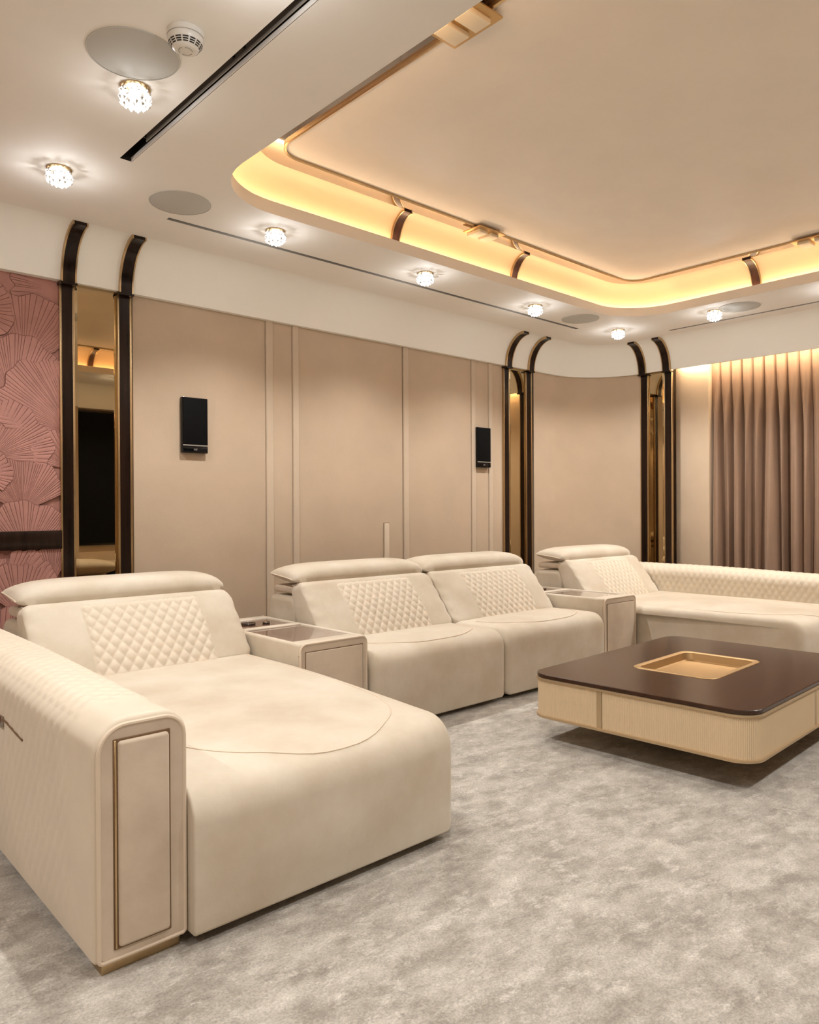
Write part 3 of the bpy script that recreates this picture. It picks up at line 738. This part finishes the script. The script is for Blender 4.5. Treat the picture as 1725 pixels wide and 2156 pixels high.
# consoles
def console(x0, label):
    x1 = x0+.440; yf, yb, zt = 3.205, 4.27, .560
    t = thing('sofa_console', label, 'console', ((x0+x1)/2, 3.7, 0), 'padded consoles between the sofa seats')
    prof = fillet([(x0, .04), (x1, .04), (x1, zt), (x0, zt)], (.01, .01, .035, .035), 6)
    N = normals2(prof); prof = dens(prof, .05); N = normals2(prof)
    # body with an open well on top: shell below + frame of padded rails
    mk('body', *extr(fillet([(x0, .04), (x1, .04), (x1, zt-.06), (x0, zt-.06)], (.01, .01, 0, 0), 2), yf+.012, yb, .006, 'y', .2), 'cream', t, ang=50)
    rail = .032
    mk('side_rail', *extr(fillet([(x0, zt-.06), (x0+rail, zt-.06), (x0+rail, zt), (x0, zt)], (0, 0, .010, .035), 6), yf, yb, .012, 'y', .2), 'cream', t, ang=60)
    mk('side_rail', *extr(fillet([(x1-rail, zt-.06), (x1, zt-.06), (x1, zt), (x1-rail, zt)], (0, 0, .035, .010), 6), yf, yb, .012, 'y', .2), 'cream', t, ang=60)
    def cross(y0, y1, z1=zt-.001): mk('cross_rail', *rbox(x0+rail-.004, x1-rail+.004, y0, y1, zt-.06, z1, .007, 3), 'cream', t)
    cross(yf+.002, yf+.115, zt-.002); cross(3.800, 3.860, zt+.002); cross(4.165, yb-.004)
    g = mk('glass_top', *rbox(x0+rail, x1-rail, yf+.11, 3.805, zt-.024, zt-.007, .002, 1), 'glass', t)
    g2 = mk('control_glass', *rbox(x0+rail, x1-rail, 3.855, 4.17, zt-.024, zt-.007, .002, 1), 'glass', t)
    for cx_, cy_, r_ in ((x0+.185, 4.03, .042), (x0+.285, 3.99, .022)):
        mk('dial', *lathe([(.001, .0), (r_, 0), (r_, .006), (r_-.006, .009), (r_-.010, .006), (.001, .006)], (cx_, cy_, zt-.007), 28), 'dark', g2)
        mk('dial_ring', *tube([(cx_+r_*math.cos(2*PI*k/24), cy_+r_*math.sin(2*PI*k/24), zt+.001) for k in range(24)], .003, 5, True), 'chrome', g2)
    fpo = fillet([(x0+.004, .042), (x1-.004, .042), (x1-.004, zt-.004), (x0+.004, zt-.004)], (.008, .008, .034, .034), 6)
    mk('front_frame', *loftrings([[(x, yf-.004, z) for x, z in fpo], [(x, yf+.03, z) for x, z in fpo]], True, True, True), 'cream_dark', t, ang=30)
    mk('front_groove', *rbox(x0+.030, x1-.030, yf-.007, yf+.01, .055, zt-.042, .002, 1), 'groove', t)
    mk('front_panel', *rbox(x0+.034, x1-.034, yf-.011, yf+.01, .059, zt-.046, .005, 3), 'cream_dark', t)
    mk('piping', *tube([(x, yf-.002, z) for x, z in fillet([(x0+.004, .044), (x1-.004, .044), (x1-.004, zt-.004), (x0+.004, zt-.004)], (.008, .008, .034, .034), 6)], .0065, 6, True), 'piping', t)
    mk('plinth', *box(x0+.04, x1-.04, yf+.08, yb-.05, 0, .05), 'dark', t, smooth=False)
console(2.158, 'padded cream console with glass top between chaise and middle seats')
console(4.918, 'padded cream console with glass top beside the right chaise')

# ------------------------------------------------------------------ coffee table
tab = thing('coffee_table', 'low square coffee table with walnut top and ribbed cream sides', 'table', (4.04, 2.0, 0))
TA = math.radians(2.2); TX, TY = 4.045, 1.998; HX, HY = .825, .595
def TT(p):
    x, y, z = p; return (TX+x*math.cos(TA)-y*math.sin(TA), TY+x*math.sin(TA)+y*math.cos(TA), z)
def tring(e, r, z, n=10): return [TT((x, y, z)) for x, y in rrect(-HX+e, HX-e, -HY+e, HY-e, r-e, n)]
CRn = .115
def tloft(L): return loftrings([tring(e, CRn, z) for e, z in L], True)
mk('lower_trim', *loftrings([tring(.02, CRn, .133), tring(0, CRn, .135), tring(0, CRn, .147), tring(.014, CRn, .149)], True, True, False), 'champagne', tab, ang=30)
mk('upper_trim', *loftrings([tring(.014, CRn, .332), tring(0, CRn, .334), tring(0, CRn, .344), tring(.010, CRn, .346), tring(.05, CRn, .346)], True), 'champagne', tab, ang=30)
# top plate with a rectangular opening for the tray
trx, try_, trh, trw = .0, .03, .318, .222
bm = bmesh.new(); eds = []
outer = tring(.007, CRn, .366); hole = [TT((x+trx, y+try_, .366)) for x, y in rrect(-trh, trh, -trw, trw, .055, 8)]
addring(outer); addring(hole)
bmesh.ops.triangle_fill(bm, use_beauty=True, edges=eds); bm.verts.ensure_lookup_table()
for f in bm.faces:
    if f.normal.z < 0: f.normal_flip()
tv = [tuple(q.co) for q in bm.verts]; bm.verts.index_update(); tf = [tuple(q.index for q in f.verts) for f in bm.faces]; bm.free()
top = mk('table_top', *joinvf([(tv, tf), loftrings([tring(.007, CRn, .366), tring(.004, CRn, .3635), tring(.004, CRn, .349), tring(.007, CRn, .346)], True),
        loftrings([[TT((x+trx, y+try_, z)) for x, y in rrect(-trh, trh, -trw, trw, .055, 8)] for z in (.366, .350)], True)]), 'tabletop', tab, ang=30)
def trr2(e, z, r=.06): return [TT((x+trx, y+try_, z)) for x, y in rrect(-trh-.012+e, trh+.012-e, -trw-.012+e, trw+.012-e, max(.01, r-e*.5), 8)]
mk('tray', *loftrings([trr2(-.002, .3665), trr2(0, .3690), trr2(.024, .3690), trr2(.030, .3660), trr2(.040, .328), trr2(.050, .322)], True, False, True), 'tray', tab, ang=40)
# ribbed side panels between dividers
base = rrect(-HX+.012, HX-.012, -HY+.012, HY-.012, CRn-.012, 14)
ring = dens(base, .004)
L = [0]
for i in range(1, len(ring)+1): L.append(L[-1]+math.dist(ring[i-1], ring[i % len(ring)]))
Nn = normals2(ring); tot = L[-1]
def side_of(s):
    s %= tot; i = 0
    import bisect
    i = min(len(ring)-1, bisect.bisect_right(L, s)-1); t = (s-L[i])/(L[i+1]-L[i]) if L[i+1] > L[i] else 0
    a, b = ring[i], ring[(i+1) % len(ring)]
    return (lerp(a[0], b[0], t), lerp(a[1], b[1], t)), Nn[i]
def find_s(fn): return min(range(len(ring)), key=lambda i: fn(*ring[i]))
marks = []
for tx, ty in ((-HX, .165), (-HX, -10), (.0, -HY), (HX, .0), (.0, HY)):
    if ty == -10: continue
    marks.append(L[find_s(lambda x, y: (x-tx)**2+(y-ty)**2)])
marks = sorted(marks)
DW = .014
for i, s0 in enumerate(marks):
    s1 = marks[(i+1) % len(marks)]+(tot if i == len(marks)-1 else 0)
    a, b = s0+DW, s1-DW; nf = int((b-a)/.0088); V = []
    for k in range(nf*4+1):
        s = a+(b-a)*k/(nf*4); (x, y), (nx, ny) = side_of(s); h = .0044*abs(math.sin(PI*(k % 4)/4)) if k % 4 else 0
        for z in (.147, .334): V.append(TT((x-nx*h, y-ny*h, z)))
    mk('ribbed_panel', V, [(2*k, 2*k+2, 2*k+3, 2*k+1) for k in range(nf*4)], 'flute', tab, ang=180)
    V = []
    for k in range(7):
        (x, y), (nx, ny) = side_of(s0-DW+2*DW*k/6)
        for z in (.147, .334): V.append(TT((x-nx*.004, y-ny*.004, z)))
    mk('divider', V, [(2*k, 2*k+2, 2*k+3, 2*k+1) for k in range(6)], 'champagne', tab)
mk('plinth', *loftrings([[TT((x, y, z)) for x, y in rrect(-.42, .42, -.20, .20, .06, 6)] for z in (0, .136)], True, True, True), 'dark', tab, ang=30)

# ------------------------------------------------------------------ wall behind the camera (seen in the mirrors)
sc = thing('cinema_screen', 'large black cinema screen reflected in the tall bronze mirror', 'screen', (3.8, Y0+.01, .95))
mk('screen_panel', *rbox(2.2, 5.4, Y0+.002, Y0+.03, .80, 2.62, .004, 1), 'blackcloth', sc)
mk('bezel', *joinvf([box(2.17, 2.2, Y0+.002, Y0+.04, .77, 2.65), box(5.4, 5.43, Y0+.002, Y0+.04, .77, 2.65), box(2.2, 5.4, Y0+.002, Y0+.04, .77, .80), box(2.2, 5.4, Y0+.002, Y0+.04, 2.62, 2.65)]), 'black', sc, smooth=False)
mc = thing('media_console', 'low cream media console under the reflected screen', 'console', (3.8, Y0+.2, 0))
mk('cabinet', *rbox(2.3, 5.3, Y0+.005, Y0+.42, .02, .55, .01, 2), 'cream', mc)
for q in range(3): mk('speaker_opening', *rbox(2.45+q*.95, 3.25+q*.95, Y0+.41, Y0+.43, .12, .45, .005, 1), 'blackcloth', mc)
